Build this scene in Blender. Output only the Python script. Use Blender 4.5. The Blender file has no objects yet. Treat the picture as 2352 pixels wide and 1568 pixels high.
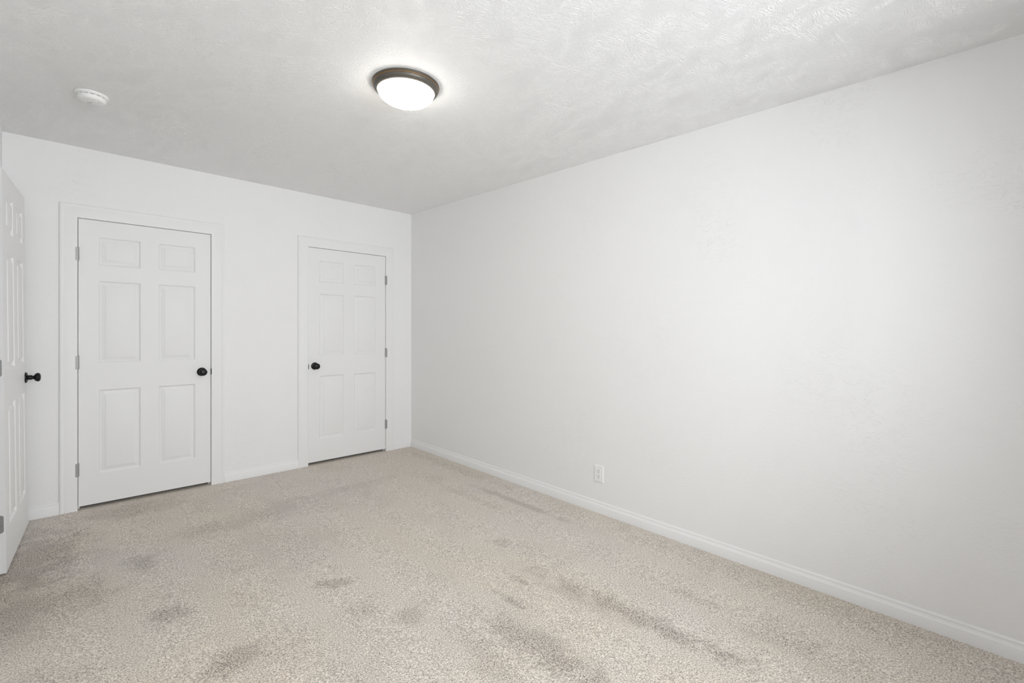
import bpy, bmesh, math, random
from mathutils import Vector, Matrix
from math import pi, sin, cos, radians

random.seed(7)
sc = bpy.context.scene
COL = sc.collection

# ---------------------------------------------------------------- camera
S = -0.01955          # geometry sheared to fit the camera view: floor, ceiling and door heads fall about 1.1 degrees towards the right wall
cam_d = bpy.data.cameras.new('camera')
cam = bpy.data.objects.new('camera', cam_d)
COL.objects.link(cam)
cam_d.sensor_fit = 'HORIZONTAL'
cam_d.sensor_width = 36.0
cam_d.lens = 16.504
cam_d.shift_y = (734.38 - 784.0) / 2352.0
cam_d.clip_start = 0.02
cam.location = (-2.694, -4.290, 1.3294)
cam.rotation_euler = (radians(90.0), 0.0, radians(-44.25))
sc.camera = cam

# ---------------------------------------------------------------- world, lights, exposure
H = 2.44
REAR = -5.06
LEFT = -2.9274
WX0, WX1, WZ0, WZ1 = -2.50, -0.80, 0.74, 2.12       # window in the wall behind the camera

world = bpy.data.worlds.new('daylight')
sc.world = world
world.use_nodes = True
bg = world.node_tree.nodes['Background']
bg.inputs['Color'].default_value = (0.80, 0.90, 1.0, 1)
bg.inputs['Strength'].default_value = 1.0

def area(name, loc, rot, sx, sy, power, color=(1, 1, 1)):
    d = bpy.data.lights.new(name, 'AREA')
    d.shape = 'RECTANGLE'; d.size = sx; d.size_y = sy
    d.energy = power; d.color = color
    o = bpy.data.objects.new(name, d)
    COL.objects.link(o); o.location = loc; o.rotation_euler = rot
    return o

window_daylight = area('window_daylight', ((WX0 + WX1) / 2, REAR - 0.22, (WZ0 + WZ1) / 2 + 0.03), (radians(90), 0, 0),
                       WX1 - WX0 - 0.05, WZ1 - WZ0 - 0.05, 54.5, (0.94, 0.97, 1.0))
window_daylight.data.spread = radians(142)
LAMP_STRENGTH = 22.0

sc.view_settings.view_transform = 'Standard'
sc.view_settings.look = 'None'
sc.view_settings.gamma = 1.0
sc.view_settings.use_curve_mapping = False
sc.view_settings.exposure = 0.0
try:
    sc.cycles.max_bounces = 12
    sc.cycles.diffuse_bounces = 11
    sc.cycles.glossy_bounces = 4
    sc.cycles.transparent_max_bounces = 8
    sc.cycles.sample_clamp_indirect = 6.0
    sc.cycles.use_denoising = True
    sc.cycles.use_light_tree = False
    sc.cycles.adaptive_threshold = 0.045
    sc.cycles.denoising_prefilter = 'NONE'
except Exception:
    pass

# ---------------------------------------------------------------- materials
def new_mat(name, color, rough=0.6, metallic=0.0, spec=0.5):
    m = bpy.data.materials.new(name); m.use_nodes = True
    b = m.node_tree.nodes['Principled BSDF']
    b.inputs['Base Color'].default_value = (*color, 1)
    b.inputs['Roughness'].default_value = rough
    b.inputs['Metallic'].default_value = metallic
    b.inputs['Specular IOR Level'].default_value = spec
    return m, m.node_tree, b

def coords(nt, scale=(1, 1, 1), rot=(0, 0, 0)):
    g = nt.nodes.new('ShaderNodeNewGeometry')
    mp = nt.nodes.new('ShaderNodeMapping')
    mp.inputs['Scale'].default_value = scale
    mp.inputs['Rotation'].default_value = rot
    nt.links.new(g.outputs['Position'], mp.inputs['Vector'])
    return mp.outputs['Vector']

def noise(nt, vec, scale, detail=2.0, rough=0.5, dist=0.0):
    n = nt.nodes.new('ShaderNodeTexNoise')
    n.inputs['Scale'].default_value = scale
    n.inputs['Detail'].default_value = detail
    n.inputs['Roughness'].default_value = rough
    n.inputs['Distortion'].default_value = dist
    nt.links.new(vec, n.inputs['Vector'])
    return n.outputs['Fac']

def ramp(nt, fac, stops):
    r = nt.nodes.new('ShaderNodeValToRGB')
    e = r.color_ramp.elements
    while len(e) < len(stops): e.new(0.5)
    for el, (p, c) in zip(e, stops):
        el.position = p
        el.color = (*c, 1) if isinstance(c, tuple) else (c, c, c, 1)
    nt.links.new(fac, r.inputs['Fac'])
    return r.outputs['Color']

def math_n(nt, op, a, b):
    n = nt.nodes.new('ShaderNodeMath'); n.operation = op
    for i, v in enumerate((a, b)):
        if isinstance(v, (int, float)): n.inputs[i].default_value = v
        else: nt.links.new(v, n.inputs[i])
    return n.outputs[0]

def mix_c(nt, mode, fac, a, b):
    n = nt.nodes.new('ShaderNodeMix'); n.data_type = 'RGBA'; n.blend_type = mode
    for key, v in ((0, fac), (6, a), (7, b)):
        if isinstance(v, (int, float)): n.inputs[key].default_value = v
        elif isinstance(v, tuple): n.inputs[key].default_value = (*v, 1)
        else: nt.links.new(v, n.inputs[key])
    return n.outputs[2]

def bump(nt, b, height, strength, dist):
    n = nt.nodes.new('ShaderNodeBump')
    n.inputs['Strength'].default_value = strength
    n.inputs['Distance'].default_value = dist
    nt.links.new(height, n.inputs['Height'])
    nt.links.new(n.outputs['Normal'], b.inputs['Normal'])

# walls: flat white paint over a light hand-trowelled texture
M_WALL, nt, b = new_mat('wall_paint', (0.832, 0.832, 0.831), 0.62, 0, 0.3)
v = coords(nt)
n1 = noise(nt, v, 85, 2, 0.5, 0.5)
n2 = noise(nt, coords(nt, (1.0, 1.0, 2.2)), 16, 2, 0.5, 1.6)
ridge = ramp(nt, n2, [(0.0, 0.0), (0.56, 0.0), (0.60, 1.0), (0.64, 0.0), (1.0, 0.0)])
bump(nt, b, math_n(nt, 'ADD', math_n(nt, 'MULTIPLY', n1, 0.55), math_n(nt, 'MULTIPLY', ridge, math_n(nt, 'MULTIPLY', ramp(nt, noise(nt, coords(nt), 1.7, 2), [(0.50, 0.0), (0.66, 1.0)]), 0.8))), 0.36, 0.004)

# ceiling: brushed / stippled texture
M_CEIL, nt, b = new_mat('ceiling_paint', (0.885, 0.886, 0.887), 0.55, 0, 0.35)
wob = noise(nt, coords(nt), 3.0, 2, 0.5, 0.0)
rot = nt.nodes.new('ShaderNodeVectorRotate'); rot.rotation_type = 'Z_AXIS'     # the brush wanders from stroke to stroke
g_ = nt.nodes.new('ShaderNodeNewGeometry'); nt.links.new(g_.outputs['Position'], rot.inputs['Vector'])
nt.links.new(math_n(nt, 'ADD', math_n(nt, 'MULTIPLY', wob, 0.9), 0.15), rot.inputs['Angle'])
mp_ = nt.nodes.new('ShaderNodeMapping'); mp_.inputs['Scale'].default_value = (1.0, 2.7, 1.0)
nt.links.new(rot.outputs[0], mp_.inputs['Vector'])
a1 = ramp(nt, noise(nt, mp_.outputs[0], 60, 3, 0.6, 0.45), [(0.36, 0.0), (0.50, 0.30), (0.60, 1.0), (0.72, 0.75)])
a2 = noise(nt, coords(nt), 105, 2, 0.5, 0.4)
bump(nt, b, math_n(nt, 'ADD', a1, math_n(nt, 'MULTIPLY', a2, 0.9)), 0.48, 0.0050)

# trim and doors: satin white enamel
M_TRIM, nt, b = new_mat('trim_enamel', (0.818, 0.819, 0.819), 0.45, 0, 0.30)
bump(nt, b, noise(nt, coords(nt, (30, 30, 1.5)), 6, 2), 0.06, 0.001)
M_DOOR, nt, b = new_mat('door_enamel', (0.808, 0.809, 0.810), 0.48, 0, 0.28)
g1 = noise(nt, coords(nt, (34, 34, 1.6)), 7, 4, 0.6, 0.6)
bump(nt, b, g1, 0.20, 0.0012)

# carpet: cut pile, beige-grey flecked yarn with flattened streaks
M_CARPET, nt, b = new_mat('carpet_pile', (0.55, 0.5, 0.43), 0.95, 0, 0.1)
v = coords(nt)
f1 = noise(nt, v, 165, 2, 0.6, 0.15)
f2 = noise(nt, coords(nt, (1, 1, 1), (0, 0, 0.7)), 330, 1, 0.5, 0.0)
fl = math_n(nt, 'ADD', math_n(nt, 'MULTIPLY', f1, 0.6), math_n(nt, 'MULTIPLY', f2, 0.4))
tint = ramp(nt, noise(nt, coords(nt, (1, 0.8, 1)), 1.15, 2, 0.5, 0.5),
            [(0.36, (0.99, 0.975, 0.985)), (0.50, (1.0, 0.978, 0.955)), (0.64, (1.0, 0.965, 0.915))])
# trodden and scuffed patches, darker areas at the left and along the right wall: (x, y, half length along the room, half width, turn in degrees, depth)
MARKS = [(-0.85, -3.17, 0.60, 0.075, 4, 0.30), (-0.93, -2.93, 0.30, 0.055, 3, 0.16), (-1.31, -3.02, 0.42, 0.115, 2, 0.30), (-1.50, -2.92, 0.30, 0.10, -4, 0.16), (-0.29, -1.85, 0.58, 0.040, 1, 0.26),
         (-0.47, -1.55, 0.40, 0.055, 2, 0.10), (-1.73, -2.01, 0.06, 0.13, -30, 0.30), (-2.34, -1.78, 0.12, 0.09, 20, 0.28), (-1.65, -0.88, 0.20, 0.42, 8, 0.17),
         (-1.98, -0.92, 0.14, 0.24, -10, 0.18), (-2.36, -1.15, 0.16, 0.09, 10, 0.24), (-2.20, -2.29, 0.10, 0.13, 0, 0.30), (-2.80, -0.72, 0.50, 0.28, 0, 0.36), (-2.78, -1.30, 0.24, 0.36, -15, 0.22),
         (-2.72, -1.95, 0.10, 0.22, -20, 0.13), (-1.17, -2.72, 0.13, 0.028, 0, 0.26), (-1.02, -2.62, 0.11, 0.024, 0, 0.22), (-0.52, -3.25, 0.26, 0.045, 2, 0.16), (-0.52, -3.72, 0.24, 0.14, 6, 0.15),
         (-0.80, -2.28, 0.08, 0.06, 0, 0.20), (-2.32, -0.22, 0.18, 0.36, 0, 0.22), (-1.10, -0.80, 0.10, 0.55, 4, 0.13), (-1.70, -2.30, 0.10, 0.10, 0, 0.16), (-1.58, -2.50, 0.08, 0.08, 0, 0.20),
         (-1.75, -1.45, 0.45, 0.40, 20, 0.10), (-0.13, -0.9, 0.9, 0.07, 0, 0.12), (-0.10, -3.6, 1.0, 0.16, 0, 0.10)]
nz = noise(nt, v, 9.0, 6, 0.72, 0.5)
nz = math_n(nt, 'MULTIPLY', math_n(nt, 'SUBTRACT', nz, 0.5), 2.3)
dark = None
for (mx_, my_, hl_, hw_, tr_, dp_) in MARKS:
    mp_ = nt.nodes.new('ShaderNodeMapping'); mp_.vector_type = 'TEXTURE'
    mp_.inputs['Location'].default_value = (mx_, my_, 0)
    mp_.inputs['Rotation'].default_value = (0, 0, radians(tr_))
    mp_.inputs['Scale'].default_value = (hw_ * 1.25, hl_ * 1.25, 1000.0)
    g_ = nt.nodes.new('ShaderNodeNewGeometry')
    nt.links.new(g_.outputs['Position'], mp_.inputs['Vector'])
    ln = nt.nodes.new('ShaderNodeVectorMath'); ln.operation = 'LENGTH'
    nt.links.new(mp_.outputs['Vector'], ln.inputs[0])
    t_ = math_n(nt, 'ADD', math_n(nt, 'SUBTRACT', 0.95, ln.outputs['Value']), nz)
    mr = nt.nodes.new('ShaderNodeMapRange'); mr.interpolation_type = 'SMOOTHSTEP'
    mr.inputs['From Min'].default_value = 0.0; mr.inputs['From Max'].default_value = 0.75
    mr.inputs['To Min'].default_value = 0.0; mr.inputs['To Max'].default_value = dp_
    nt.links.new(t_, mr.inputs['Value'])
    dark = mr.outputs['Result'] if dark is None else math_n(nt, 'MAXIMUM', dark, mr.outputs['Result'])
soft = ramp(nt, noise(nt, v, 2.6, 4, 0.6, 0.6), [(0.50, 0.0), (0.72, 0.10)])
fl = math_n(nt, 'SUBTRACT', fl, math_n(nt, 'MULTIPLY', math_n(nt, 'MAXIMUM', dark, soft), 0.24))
yarn = ramp(nt, fl, [(0.33, (0.20, 0.18, 0.16)), (0.45, (0.50, 0.46, 0.415)), (0.53, (0.675, 0.63, 0.57)), (0.66, (0.95, 0.905, 0.84))])
yarn = mix_c(nt, 'MULTIPLY', 1.0, yarn, tint)
nt.links.new(yarn, b.inputs['Base Color'])
b.inputs['Sheen Weight'].default_value = 0.15
bump(nt, b, f1, 0.40, 0.006)

M_BLACK, nt, b = new_mat('black_bronze', (0.012, 0.012, 0.013), 0.36, 0.55, 0.5)
bump(nt, b, noise(nt, coords(nt), 300, 2), 0.03, 0.001)
M_NICKEL, nt, b = new_mat('satin_nickel', (0.36, 0.36, 0.355), 0.52, 0.75)
bump(nt, b, noise(nt, coords(nt, (1, 1, 12)), 200, 2), 0.03, 0.001)
M_BRONZE, nt, b = new_mat('brushed_bronze', (0.125, 0.115, 0.100), 0.45, 0.6)
bump(nt, b, noise(nt, coords(nt), 220, 2), 0.03, 0.001)
M_GOLD, nt, b = new_mat('worn_bronze_edge', (0.48, 0.30, 0.15), 0.36, 0.85)
M_PLASTIC, nt, b = new_mat('white_plastic', (0.84, 0.84, 0.83), 0.40, 0, 0.5)
bump(nt, b, noise(nt, coords(nt), 400, 1), 0.02, 0.0005)
M_SLOT, nt, b = new_mat('dark_slot', (0.045, 0.045, 0.045), 0.7)
M_SCREW, nt, b = new_mat('painted_screw', (0.72, 0.72, 0.71), 0.4)
M_DARKWALL, nt, b = new_mat('closet_shade_grey', (0.30, 0.29, 0.28), 0.8)  # closet darkness put into the wall colour, seen through the door gaps
M_DOME, nt, b = new_mat('lit_glass', (0.95, 0.94, 0.92), 0.3)
b.inputs['Emission Color'].default_value = (1.0, 0.95, 0.86, 1)
b.inputs['Emission Strength'].default_value = LAMP_STRENGTH
M_RIM, nt, b = new_mat('frosted_glass_rim', (0.86, 0.84, 0.82), 0.3)
b.inputs['Emission Color'].default_value = (1.0, 0.93, 0.86, 1)
b.inputs['Emission Strength'].default_value = 0.35
# window glass: clear, with a surface reflection
M_GLASS = bpy.data.materials.new('window_glass'); M_GLASS.use_nodes = True
nt = M_GLASS.node_tree; nt.nodes.remove(nt.nodes['Principled BSDF'])
tr = nt.nodes.new('ShaderNodeBsdfTransparent'); gl = nt.nodes.new('ShaderNodeBsdfGlossy')
gl.inputs['Roughness'].default_value = 0.02
fr = nt.nodes.new('ShaderNodeFresnel'); fr.inputs['IOR'].default_value = 1.25
mx = nt.nodes.new('ShaderNodeMixShader')
nt.links.new(fr.outputs[0], mx.inputs[0]); nt.links.new(tr.outputs[0], mx.inputs[1]); nt.links.new(gl.outputs[0], mx.inputs[2])
nt.links.new(mx.outputs[0], nt.nodes['Material Output'].inputs['Surface'])

# ---------------------------------------------------------------- mesh helpers
# Everything is drawn in room coordinates (x: 0 = right wall, y: 0 = back wall, z: height above carpet);
# settle() applies the vertical shear, so heights fall evenly towards the right wall.
def shear_z(p):
    return Vector((p[0], p[1], p[2] + S * p[0]))

class MB:
    """collects shapes in room coordinates, then links them as one mesh object"""
    def __init__(self, M=None):
        self.v = []; self.f = []; self.M = M or Matrix.Identity(4)
    def add(self, verts, faces):
        o = len(self.v)
        self.v += [self.M @ Vector(p) for p in verts]
        self.f += [tuple(i + o for i in f) for f in faces]
    def quad(self, a, b, c, d): self.add([a, b, c, d], [(0, 1, 2, 3)])
    def box(self, x0, x1, y0, y1, z0, z1, bev=0.0):
        bm = bmesh.new()
        bmesh.ops.create_cube(bm, size=1.0)
        for q in bm.verts:
            q.co = Vector((x0 if q.co.x < 0 else x1, y0 if q.co.y < 0 else y1, z0 if q.co.z < 0 else z1))
        if bev > 0:
            bmesh.ops.bevel(bm, geom=list(bm.edges), offset=bev, segments=2, profile=0.5, affect='EDGES')
        bm.verts.index_update()
        self.add([q.co.copy() for q in bm.verts], [tuple(q.index for q in f.verts) for f in bm.faces])
        bm.free()
    def lathe(self, prof, seg=48, T=None, cap=True):
        """prof: (radius, height) list spun about +Z of T"""
        T = T or Matrix.Identity(4)
        vs = []; fs = []
        n = len(prof)
        for k in range(seg):
            a = 2 * pi * k / seg
            for r, h in prof: vs.append(T @ Vector((r * cos(a), r * sin(a), h)))
        for k in range(seg):
            k2 = (k + 1) % seg
            for i in range(n - 1): fs.append((k * n + i, k2 * n + i, k2 * n + i + 1, k * n + i + 1))
        if cap:
            fs.append(tuple(k * n for k in reversed(range(seg))))
            fs.append(tuple(k * n + n - 1 for k in range(seg)))
        self.add(vs, fs)
    def sweep(self, prof, path):
        """prof: closed outline as list of functions' args; path: function (station, prof point) -> xyz"""
        raise NotImplementedError
    def strips(self, rings, closed=True, cap=True):
        n = len(rings[0]); vs = []; fs = []
        for r in rings: vs += list(r)
        for k in range(len(rings) - 1):
            for i in range(n if closed else n - 1):
                j = (i + 1) % n
                fs.append((k * n + i, k * n + j, (k + 1) * n + j, (k + 1) * n + i))
        if cap:
            fs.append(tuple(reversed(range(n))))
            fs.append(tuple((len(rings) - 1) * n + i for i in range(n)))
        self.add(vs, fs)
    def build(self, name, mat, parent=None, smooth=None, fix=True):
        base = parent_base(parent) if parent else Vector((0, 0, 0))
        me = bpy.data.meshes.new(name)
        me.from_pydata([shear_z(p) - base for p in self.v], [], self.f)
        bm = bmesh.new(); bm.from_mesh(me)
        bmesh.ops.remove_doubles(bm, verts=bm.verts, dist=1e-6)
        if fix: bmesh.ops.recalc_face_normals(bm, faces=bm.faces)
        if smooth is not None:
            for f in bm.faces: f.smooth = True
            for e in bm.edges:
                if len(e.link_faces) == 2 and e.calc_face_angle(0) > radians(smooth): e.smooth = False
        bm.to_mesh(me); bm.free()
        me.materials.append(mat)
        o = bpy.data.objects.new(name, me)
        COL.objects.link(o)
        if parent: o.parent = parent
        return o

def parent_base(o):
    p = Vector((0, 0, 0))
    while o: p = p + Vector(o.location); o = o.parent
    return p

def empty(name, loc):
    o = bpy.data.objects.new(name, None)
    o.empty_display_size = 0.1
    COL.objects.link(o); o.location = shear_z(loc)
    return o

def tag(o, label=None, cat=None, group=None, kind=None):
    if label: o['label'] = label
    if cat: o['category'] = cat
    if group: o['group'] = group
    if kind: o['kind'] = kind
    return o

# ---------------------------------------------------------------- the setting
HALL_X = -4.10        # hallway beyond the left doorway
CLOSET_Y = 0.72       # closets behind the back wall
WT = 0.115            # wall thickness

def grid_wall(m, u_cuts, z_cuts, holes, place):
    """a wall sheet cut into cells, leaving out the openings; place(u, z) -> xyz"""
    for i in range(len(u_cuts) - 1):
        for j in range(len(z_cuts) - 1):
            uc = (u_cuts[i] + u_cuts[i + 1]) / 2; zc = (z_cuts[j] + z_cuts[j + 1]) / 2
            if any(h[0] < uc < h[1] and h[2] < zc < h[3] for h in holes): continue
            m.quad(place(u_cuts[i], z_cuts[j]), place(u_cuts[i + 1], z_cuts[j]),
                   place(u_cuts[i + 1], z_cuts[j + 1]), place(u_cuts[i], z_cuts[j + 1]))

# door openings (clear width between jambs)
D1A, D1B = -2.5835, -1.8145
D2A, D2B = -1.0675, -0.2985
DT = 1.9645                      # underside of head jamb
D3A, D3B = -1.655, -0.880        # left doorway, along y
D3T = 2.04
J = 0.019                        # jamb thickness

def solid_wall(name, u_cuts, z_cuts, holes, front, back, label, m=M_WALL):
    w = MB()
    for place in (front, back): grid_wall(w, u_cuts, z_cuts, holes, place)
    for (a, c, z0, z1) in holes:      # reveals
        for (p, q) in (((a, z0), (a, z1)), ((c, z0), (c, z1)), ((a, z1), (c, z1)), ((a, z0), (c, z0))):
            w.quad(front(*p), front(*q), back(*q), back(*p))
    return tag(w.build(name, m, fix=False), label, 'wall', kind='structure')

w = MB(); w.box(HALL_X - 0.1, 0.1, REAR - 0.1, CLOSET_Y + 0.1, -0.06, 0.0)
tag(w.build('floor', M_CARPET), 'beige grey cut pile carpet covering the whole floor', 'carpet', kind='structure')
w = MB(); w.box(HALL_X - 0.1, 0.1, REAR - 0.1, CLOSET_Y + 0.1, H, H + 0.08)
tag(w.build('ceiling', M_CEIL), 'white ceiling with brushed plaster texture', 'ceiling', kind='structure')

hb = [(D1A - J, D1B + J, -0.02, DT + J), (D2A - J, D2B + J, -0.02, DT + J)]
solid_wall('wall_back', [LEFT - WT, hb[0][0], hb[0][1], hb[1][0], hb[1][1], 0.0], [-0.02, DT + J, H + 0.01], hb,
           lambda u, z: (u, 0, z), lambda u, z: (u, WT, z), 'white back wall holding the two closed doors')
hl = [(D3A - J, D3B + J, -0.02, D3T + J)]
solid_wall('wall_left', [REAR, hl[0][0], hl[0][1], 0.0], [-0.02, D3T + J, H + 0.01], hl,
           lambda u, z: (LEFT, u, z), lambda u, z: (LEFT - WT, u, z), 'white left wall behind the open door')
hr = [(WX0, WX1, WZ0, WZ1)]
solid_wall('wall_rear', [HALL_X, WX0, WX1, 0.0], [-0.02, WZ0, WZ1, H + 0.01], hr,
           lambda u, z: (u, REAR, z), lambda u, z: (u, REAR - 0.14, z), 'white wall with the window behind the viewer')
w = MB(); w.box(0.0, 0.1, REAR - 0.14, CLOSET_Y + 0.1, -0.02, H + 0.01)
tag(w.build('wall_right', M_WALL), 'long bare white wall on the right with one outlet', 'wall', kind='structure')
w = MB(); w.box(HALL_X, 0.0, CLOSET_Y, CLOSET_Y + 0.1, -0.02, H + 0.01)
w.box(-1.44, -1.40, WT, CLOSET_Y, -0.02, H + 0.01)
tag(w.build('wall_closet', M_DARKWALL), 'unlit closet walls behind the two closed doors', 'wall', kind='structure')
w = MB(); w.box(HALL_X - 0.1, HALL_X, REAR - 0.14, CLOSET_Y + 0.1, -0.02, H + 0.01)
tag(w.build('wall_hall', M_WALL), 'hallway wall beyond the left doorway', 'wall', kind='structure')

# baseboards: flat face, cove and small bead on top
BB = [(0, 0), (0.0140, 0), (0.0140, 0.0495), (0.0133, 0.0512), (0.0118, 0.0519), (0.0112, 0.0530), (0.0086, 0.0575), (0.0066, 0.0625),
      (0.0056, 0.0668), (0.0055, 0.0685), (0.0064, 0.0695), (0.0060, 0.0712), (0.0040, 0.0755), (0.0018, 0.0785), (0, 0.0790)]
def baseboard(name, place, u0, u1, label, cut0=0, cut1=0):
    """place(u, t, z); cut: mitre allowance per unit thickness at each end"""
    m = MB()
    m.strips([[place(u0 + cut0 * t, t, z) for t, z in BB], [place(u1 + cut1 * t, t, z) for t, z in BB]])
    return tag(m.build(name, M_TRIM, smooth=28), label, 'baseboard', kind='structure')
C1A, C1B = -2.6735, -1.7255      # outer edges of the casings
C2A, C2B = -1.1560, -0.2100
pb = lambda u, t, z: (u, -t, z)
baseboard('baseboard_back', pb, LEFT, C1A, 'short baseboard between open door and left closet door', 1, 0)
baseboard('baseboard_back', pb, C1B, C2A, 'baseboard between the two closed doors')
baseboard('baseboard_back', pb, C2B, 0, 'short baseboard between right closet door and room corner', 0, -1)
baseboard('baseboard_right', lambda u, t, z: (-t, u, z), 0, REAR, 'long white baseboard along the right wall', -1, 1)
baseboard('baseboard_rear', lambda u, t, z: (u, REAR + t, z), LEFT, 0, 'baseboard below the window', 1, -1)
baseboard('baseboard_left', lambda u, t, z: (LEFT + t, u, z), REAR, D3A - 0.095, 'baseboard on the left wall before the doorway', 1, 0)
baseboard('baseboard_left', lambda u, t, z: (LEFT + t, u, z), D3B + 0.095, 0, 'baseboard on the left wall behind the open door', 0, -1)

# door casings with a beaded outer edge, mitred at the head; the jamb lines the opening
CS = [(0, 0), (0, 0.0085), (0.0025, 0.0108), (0.006, 0.0114), (0.066, 0.0122), (0.0685, 0.0116), (0.0700, 0.0120), (0.0725, 0.0138),
      (0.0770, 0.0150), (0.0815, 0.0146), (0.0835, 0.0134), (0.0850, 0.0137), (0.0880, 0.0118), (0.0900, 0.0065), (0.0900, 0)]
def casing(name, a, c, top, place, label, strike_side=None):
    """place(u, t, z): u along the wall, t out from it"""
    e = 0.0005
    m = MB()
    a0, c0, t0 = a - e, c + e, top + e
    rings = [[(a0 - w_, t, 0) for w_, t in CS], [(a0 - w_, t, t0 + w_) for w_, t in CS],
             [(c0 + w_, t, t0 + w_) for w_, t in CS], [(c0 + w_, t, 0) for w_, t in CS]]
    m.strips([[place(*q) for q in r] for r in rings])
    t = tag(m.build(name, M_TRIM, smooth=30), label, 'door casing', kind='structure')
    j = MB()
    def bx(u0, u1, t0_, t1_, z0, z1):
        vs = [place(u, tt, z) for u in (u0, u1) for tt in (t0_, t1_) for z in (z0, z1)]
        j.add(vs, [(0, 1, 3, 2), (4, 5, 7, 6), (0, 1, 5, 4), (2, 3, 7, 6), (0, 2, 6, 4), (1, 3, 7, 5)])
    bx(a - J, a, -WT, 0.0, 0, top + J); bx(c, c + J, -WT, 0.0, 0, top + J); bx(a, c, -WT, 0.0, top, top + J)
    # stops the closed slab rests against
    bx(a, a + 0.011, -0.075, -0.040, 0, top); bx(c - 0.011, c, -0.075, -0.040, 0, top); bx(a + 0.011, c - 0.011, -0.075, -0.040, top - 0.011, top)
    j.build('jamb', M_TRIM, t)
    if strike_side is not None:
        s = MB()
        u = a if strike_side < 0 else c
        d = 1 if strike_side < 0 else -1
        vs = []
        def sb(u0, u1, t0_, t1_, z0, z1):
            q = [place(uu, tt, z) for uu in (u0, u1) for tt in (t0_, t1_) for z in (z0, z1)]
            s.add(q, [(0, 1, 3, 2), (4, 5, 7, 6), (0, 1, 5, 4), (2, 3, 7, 6), (0, 2, 6, 4), (1, 3, 7, 5)])
        sb(u, u + d * 0.0022, -0.030, 0.0, 0.862, 0.918)          # plate on the jamb
        sb(u - d * 0.0050, u + d * 0.0024, 0.0, 0.0105, 0.869, 0.911)   # lip wrapping the edge
        tag(s.build('strike_plate', M_BLACK, t), 'black strike plate')
    return t

casing('trim_1', D1A, D1B, DT, lambda u, t, z: (u, -t, z), 'white casing around the wider left closet door', 1)
casing('trim_2', D2A, D2B, DT, lambda u, t, z: (u, -t, z), 'white casing around the closed door nearest the room corner', -1)
casing('trim_3', D3A, D3B, D3T, lambda u, t, z: (LEFT + t, u, z), 'white casing around the left doorway')

# window behind the viewer: lights the room
win = empty('window_1', ((WX0 + WX1) / 2, REAR, WZ0))
tag(win, 'white sliding window in the wall behind the viewer', 'window', kind='structure')
f = MB()
for (x0, x1, z0, z1) in ((WX0, WX0 + 0.05, WZ0, WZ1), (WX1 - 0.05, WX1, WZ0, WZ1), (WX0 + 0.05, WX1 - 0.05, WZ0, WZ0 + 0.05),
                         (WX0 + 0.05, WX1 - 0.05, WZ1 - 0.05, WZ1), ((WX0 + WX1) / 2 - 0.025, (WX0 + WX1) / 2 + 0.025, WZ0 + 0.05, WZ1 - 0.05)):
    f.box(x0, x1, REAR - 0.10, REAR - 0.04, z0, z1)
f.build('window_frame', M_TRIM, win)
for x0, x1 in ((WX0 + 0.05, (WX0 + WX1) / 2 - 0.025), ((WX0 + WX1) / 2 + 0.025, WX1 - 0.05)):
    g = MB(); g.box(x0, x1, REAR - 0.072, REAR - 0.068, WZ0 + 0.05, WZ1 - 0.05)
    g.build('pane', M_GLASS, win)
s = MB(); s.box(WX0 - 0.03, WX1 + 0.03, REAR - 0.04, REAR + 0.03, WZ0 - 0.022, WZ0 - 0.0005, 0.004)
s.build('window_sill', M_TRIM, win)

# ---------------------------------------------------------------- six-panel doors
PROF = [(0.0, 0.0), (0.0020, 0.0007), (0.0050, 0.0034), (0.0080, 0.0076), (0.0100, 0.0098), (0.0120, 0.0104), (0.0150, 0.0104),
        (0.0180, 0.0094), (0.0350, 0.0032), (0.0372, 0.0027), (0.0380, 0.0008), (0.0395, 0.0004)]
SLAB_T = 0.035
def slab(m, W, z0, z1, cols, rows):
    """door slab in local coordinates: x from hinge to latch, y = 0 room face, y = SLAB_T far face"""
    xs = sorted({0.0, W, *[q for c in cols for q in c]})
    zs = sorted({z0, z1, *[q for r in rows for q in r]})
    for side in (0, 1):
        Y = (lambda d: d) if side == 0 else (lambda d: SLAB_T - d)
        for i in range(len(xs) - 1):
            for j in range(len(zs) - 1):
                xa, xb, za, zb = xs[i], xs[i + 1], zs[j], zs[j + 1]
                if (xa, xb) in cols and (za, zb) in rows:
                    loops = [[(xa + d, Y(h), za + d), (xb - d, Y(h), za + d), (xb - d, Y(h), zb - d), (xa + d, Y(h), zb - d)] for d, h in PROF]
                    m.strips(loops, True, False)
                    m.add(loops[-1], [(0, 1, 2, 3)])
                else:
                    m.quad((xa, Y(0), za), (xb, Y(0), za), (xb, Y(0), zb), (xa, Y(0), zb))
    for i in range(len(xs) - 1):
        for z in (z0, z1): m.quad((xs[i], 0, z), (xs[i + 1], 0, z), (xs[i + 1], SLAB_T, z), (xs[i], SLAB_T, z))
    for j in range(len(zs) - 1):
        for x in (0, W): m.quad((x, 0, zs[j]), (x, 0, zs[j + 1]), (x, SLAB_T, zs[j + 1]), (x, SLAB_T, zs[j]))

ROSE = [(0.0, 0.0), (0.0325, 0.0), (0.0325, 0.0035), (0.0315, 0.0060), (0.0270, 0.0085), (0.0190, 0.0108), (0.0150, 0.0125), (0.0140, 0.0150), (0.0, 0.0150)]
KNOB = [(0.0, 0.0140), (0.0142, 0.0140), (0.0142, 0.0270), (0.0138, 0.0285), (0.0118, 0.0300), (0.0108, 0.0345), (0.0112, 0.0370), (0.0160, 0.0395),
        (0.0215, 0.0430), (0.0250, 0.0475), (0.0268, 0.0530), (0.0262, 0.0580), (0.0235, 0.0625), (0.0185, 0.0655), (0.0110, 0.0672), (0.0, 0.0676)]

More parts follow.
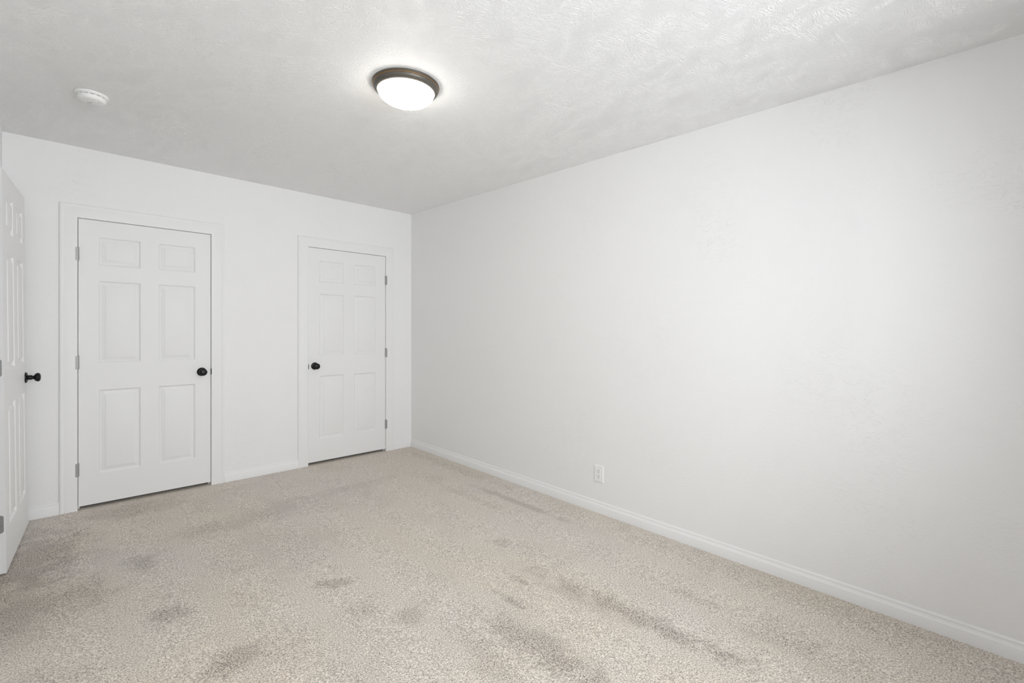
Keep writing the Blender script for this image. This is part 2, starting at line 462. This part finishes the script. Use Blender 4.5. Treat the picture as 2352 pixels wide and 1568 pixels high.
def door(name, base, T, W, z0, z1, cols, rows, hinge_z, knob, label, knob_far=False, leaves=False):
    """T: local -> room matrix (x hinge to latch, -y out into the room)"""
    d = empty(name, base)
    tag(d, label, 'door', kind='structure')
    m = MB(T); slab(m, W, z0, z1, cols, rows); m.build('door_slab', M_DOOR, d, smooth=18)
    for side in ((-1,) if not knob_far else (-1, 1)):
        y = 0.0 if side < 0 else SLAB_T
        L = Matrix.Translation((knob[0], y, knob[1])) @ Matrix.Rotation(radians(90) * (1 if side < 0 else -1), 4, 'X')
        k = MB(T @ L); k.lathe(KNOB, 40, cap=False)
        ko = tag(k.build('door_knob', M_BLACK, d, smooth=35), 'black round door knob')
        r = MB(T @ L); r.lathe(ROSE, 40, cap=False)
        r.build('rosette', M_BLACK, ko, smooth=25)
    for hz in hinge_z:
        h = MB(T)
        yk = -0.0055 if not leaves else SLAB_T + 0.006
        xk = -0.0018
        for q in range(5):      # knuckles
            za = hz - 0.0435 + q * 0.0176
            h.lathe([(0.0, 0), (0.0056, 0), (0.0064, 0.0010), (0.0064, 0.0162), (0.0056, 0.0172), (0, 0.0172)], 16,
                    Matrix.Translation((xk, yk, za)), cap=False)
        h.lathe([(0.0, 0), (0.0035, 0), (0.0050, 0.0016), (0.0035, 0.0036), (0, 0.0042)], 16, Matrix.Translation((xk, yk, hz + 0.0440)), cap=False)
        if leaves:
            pts = []
            y0, y1, za, zb, r = 0.0075, SLAB_T + 0.004, hz - 0.0445, hz + 0.0445, 0.012
            for (cy, cz, a0) in ((y0 + r, zb - r, 90), (y0 + r, za + r, 180)):
                for t in range(7):
                    a = radians(a0 + 15 * t); pts.append((cy + r * cos(a), cz + r * sin(a)))
            pts += [(y1, za), (y1, zb)]
            h.strips([[(-0.0014, y, z) for y, z in pts], [(0.0005, y, z) for y, z in pts]])
            ho = h.build('hinge', M_NICKEL, d, smooth=30)
            for dz, yy in ((-0.030, 0.024), (0.0, 0.0150), (0.030, 0.024)):
                s_ = MB(T); s_.lathe([(0, 0), (0.0036, 0), (0.0028, 0.0008), (0, 0.0011)], 14,
                                    Matrix.Translation((-0.0013, yy, hz + dz)) @ Matrix.Rotation(radians(-90), 4, 'Y'), cap=False)
                s_.build('screw', M_NICKEL, ho, smooth=30)
        else:
            h.box(-0.0150, -0.0030, -0.0117, -0.0110, hz - 0.0440, hz + 0.0440)      # leaf edge lapping the casing
            h.build('hinge', M_NICKEL, d, smooth=30)
    return d

W12 = D1B - D1A - 0.006
HZ = (0.2715, 0.992, 1.7215)
ROWS = [(0.2274, 0.8012), (0.9844, 1.5499), (1.6540, 1.8502)]
COLS = [(0.1020, 0.3320), (0.4330, 0.6630)]
door('door_1', (D1A, 0, 0), Matrix.Translation((D1A + 0.003, 0, 0)), W12, 0.024, DT - 0.003, COLS, ROWS, HZ, (0.7040, 0.8905),
     'closed white six panel door hinged on its left, left of the pair')
T2 = Matrix.Translation((D2B - 0.003, 0, 0)) @ Matrix.Scale(-1, 4, (1, 0, 0))
door('door_2', (D2B, 0, 0), T2, W12, 0.024, DT - 0.003, COLS, ROWS, HZ, (0.7065, 0.8925),
     'closed white six panel door hinged on its right, beside the room corner')
# open door resting near the left wall; sheared so its top leans towards that wall, to fit the view
A3 = Vector((-2.8765, -0.855, 0)); B3 = Vector((-2.8215, -0.100, 0))
ang = math.atan2(B3.y - A3.y, B3.x - A3.x)
lean = Matrix.Identity(4); lean[0][2] = -0.0085
T3 = Matrix.Translation((A3.x + 0.0085 * 1.27, A3.y, 0)) @ lean @ Matrix.Rotation(ang, 4, 'Z')
ROWS3 = [(0.222, 0.837), (1.017, 1.619), (1.727, 1.921)]
door('door_3', (A3.x, A3.y, 0), T3, 0.757, 0.012, 2.030, [(0.1015, 0.3285), (0.4285, 0.6555)], ROWS3, (0.258, 1.034, 1.80), (0.700, 0.921),
     'open white six panel door seen nearly edge on at the far left', knob_far=True, leaves=True)

# ---------------------------------------------------------------- ceiling light
LX, LY = -1.470, -2.296
lamp = empty('ceiling_light', (LX, LY, H))
tag(lamp, 'round flush mount ceiling light with bronze rim and lit frosted dome', 'ceiling light')
TL = Matrix.Translation((LX, LY, H))
m = MB(TL); m.lathe([(0.0, -0.0005), (0.1590, -0.0005), (0.1595, -0.004), (0.1585, -0.0085), (0.1560, -0.0092), (0.150, -0.0092), (0.0, -0.0092)], 96, cap=False)
m.build('mounting_pan', M_BRONZE, lamp, smooth=30)
m = MB(TL); m.lathe([(0.1500, -0.0092), (0.1560, -0.0092), (0.1572, -0.0104), (0.1575, -0.0118), (0.1566, -0.0130), (0.1545, -0.0134), (0.1500, -0.0134), (0.1500, -0.0092)], 96, cap=False)
tag(m.build('rim_bead', M_GOLD, lamp, smooth=40), 'copper coloured bead around the rim')
m = MB(TL); m.lathe([(0.1500, -0.0134), (0.1545, -0.0134), (0.1548, -0.0155), (0.1535, -0.0200), (0.1505, -0.0250), (0.1465, -0.0295), (0.1420, -0.0330), (0.1385, -0.0345),
                     (0.1372, -0.0340), (0.1372, -0.0300), (0.1500, -0.0134)], 96, cap=False)
m.build('trim_ring', M_BRONZE, lamp, smooth=40)
dome = [(0.1368, -0.0300), (0.1368, -0.0345)]
rim = MB(TL); rim.lathe([(0.1368, -0.0310), (0.1370, -0.0348), (0.1362, -0.0362), (0.1340, -0.0366), (0.1325, -0.0360), (0.1325, -0.0310), (0.1368, -0.0310)], 96, cap=False)
dp = []
for k in range(15):
    a = radians(90 * k / 14)
    dp.append((0.1328 * cos(a), -0.0358 - 0.0600 * sin(a)))
m = MB(TL); m.lathe(dp, 96, cap=False)
dm = m.build('glass_dome', M_DOME, lamp, smooth=60)
rim.build('dome_rim', M_RIM, dm, smooth=40)

# ---------------------------------------------------------------- smoke detector
SX, SY = -2.557, -1.046
sd = empty('smoke_detector', (SX, SY, H))
tag(sd, 'round white smoke detector on the ceiling above the left side', 'smoke detector')
TS = Matrix.Translation((SX, SY, H))
m = MB(TS); m.lathe([(0.0, -0.0005), (0.0665, -0.0005), (0.0680, -0.0020), (0.0680, -0.0060), (0.0665, -0.0095), (0.0630, -0.0125), (0.0590, -0.0135), (0.0, -0.0135)], 64, cap=False)
m.build('base_plate', M_PLASTIC, sd, smooth=35)
m = MB(TS); m.lathe([(0.0, -0.0125), (0.0535, -0.0125), (0.0535, -0.0172), (0.0, -0.0172)], 64, cap=False)
vt = m.build('vent_gap', M_SLOT, sd, smooth=35)
m = MB(TS)
for k in range(14):
    a = 2 * pi * k / 14
    R = TS @ Matrix.Rotation(a, 4, 'Z')
    mm = MB(R); mm.box(0.0525, 0.0560, -0.0045, 0.0045, -0.0172, -0.0133); m.v += []
    o = len(m.v); m.v += mm.v; m.f += [tuple(i + o for i in f_) for f_ in mm.f]
m.build('vent_ribs', M_PLASTIC, vt)
m = MB(TS); m.lathe([(0.0, -0.0160), (0.0565, -0.0160), (0.0572, -0.0175), (0.0570, -0.0260), (0.0545, -0.0320), (0.0500, -0.0362), (0.0440, -0.0380), (0.0, -0.0385)], 64, cap=False)
m.build('cover', M_PLASTIC, sd, smooth=35)
m = MB(TS @ Matrix.Translation((0.012, -0.022, 0))); m.lathe([(0.0, -0.0380), (0.0110, -0.0380), (0.0108, -0.0398), (0.0085, -0.0408), (0, -0.0410)], 32, cap=False)
m.build('test_button', M_PLASTIC, sd, smooth=35)
m = MB(TS)
for k in range(4):
    m.box(-0.016 + k * 0.005, -0.0145 + k * 0.005, 0.012, 0.022, -0.0387, -0.0381)
m.build('sounder_slots', M_SLOT, sd)

# ---------------------------------------------------------------- wall outlet
OY0, OY1, OZ0, OZ1 = -2.4235, -2.3490, 0.2105, 0.3255
OC, OZC = (OY0 + OY1) / 2, (OZ0 + OZ1) / 2
ot = empty('wall_outlet', (0, OC, OZ0))
tag(ot, 'white wall outlet above the right baseboard', 'outlet')
def loop_rect(w_, h_, x): return [(x, OC - w_, OZC - h_), (x, OC + w_, OZC - h_), (x, OC + w_, OZC + h_), (x, OC - w_, OZC + h_)]
hw, hh = (OY1 - OY0) / 2, (OZ1 - OZ0) / 2
m = MB(); m.strips([loop_rect(hw, hh, 0.0), loop_rect(hw, hh, -0.0025), loop_rect(hw - 0.0012, hh - 0.0012, -0.0042), loop_rect(hw - 0.0045, hh - 0.0045, -0.0062)])
m.build('cover_plate', M_PLASTIC, ot)
m = MB(); m.box(-0.0076, -0.0050, OC - 0.0165, OC + 0.0165, OZC - 0.0335, OZC + 0.0335, 0.0008)
rc = m.build('receptacle', M_PLASTIC, ot)
for cz in (OZC + 0.0175, OZC - 0.0190):
    for dy, hgt in ((-0.0063, 0.0040), (0.0063, 0.0034)):
        s_ = MB(); s_.box(-0.0079, -0.0070, OC + dy - 0.0011, OC + dy + 0.0011, cz + 0.0015 - hgt + 0.003, cz + 0.0015 + hgt + 0.003)
        s_.build('slot', M_SLOT, rc)
    s_ = MB(); s_.lathe([(0, 0), (0.0027, 0), (0.0027, 0.0009), (0, 0.0009)], 18, Matrix.Translation((-0.0070, OC, cz - 0.0072)) @ Matrix.Rotation(radians(-90), 4, 'Y'), cap=False)
    tag(s_.build('slot', M_SLOT, rc), 'round ground hole')
for dz in (-0.0480, 0.0480):
    s_ = MB(); s_.lathe([(0, 0), (0.0032, 0), (0.0026, 0.0009), (0, 0.0012)], 18, Matrix.Translation((-0.0061, OC, OZC + dz)) @ Matrix.Rotation(radians(-90), 4, 'Y'), cap=False)
    s_.build('screw', M_SCREW, ot, smooth=30)
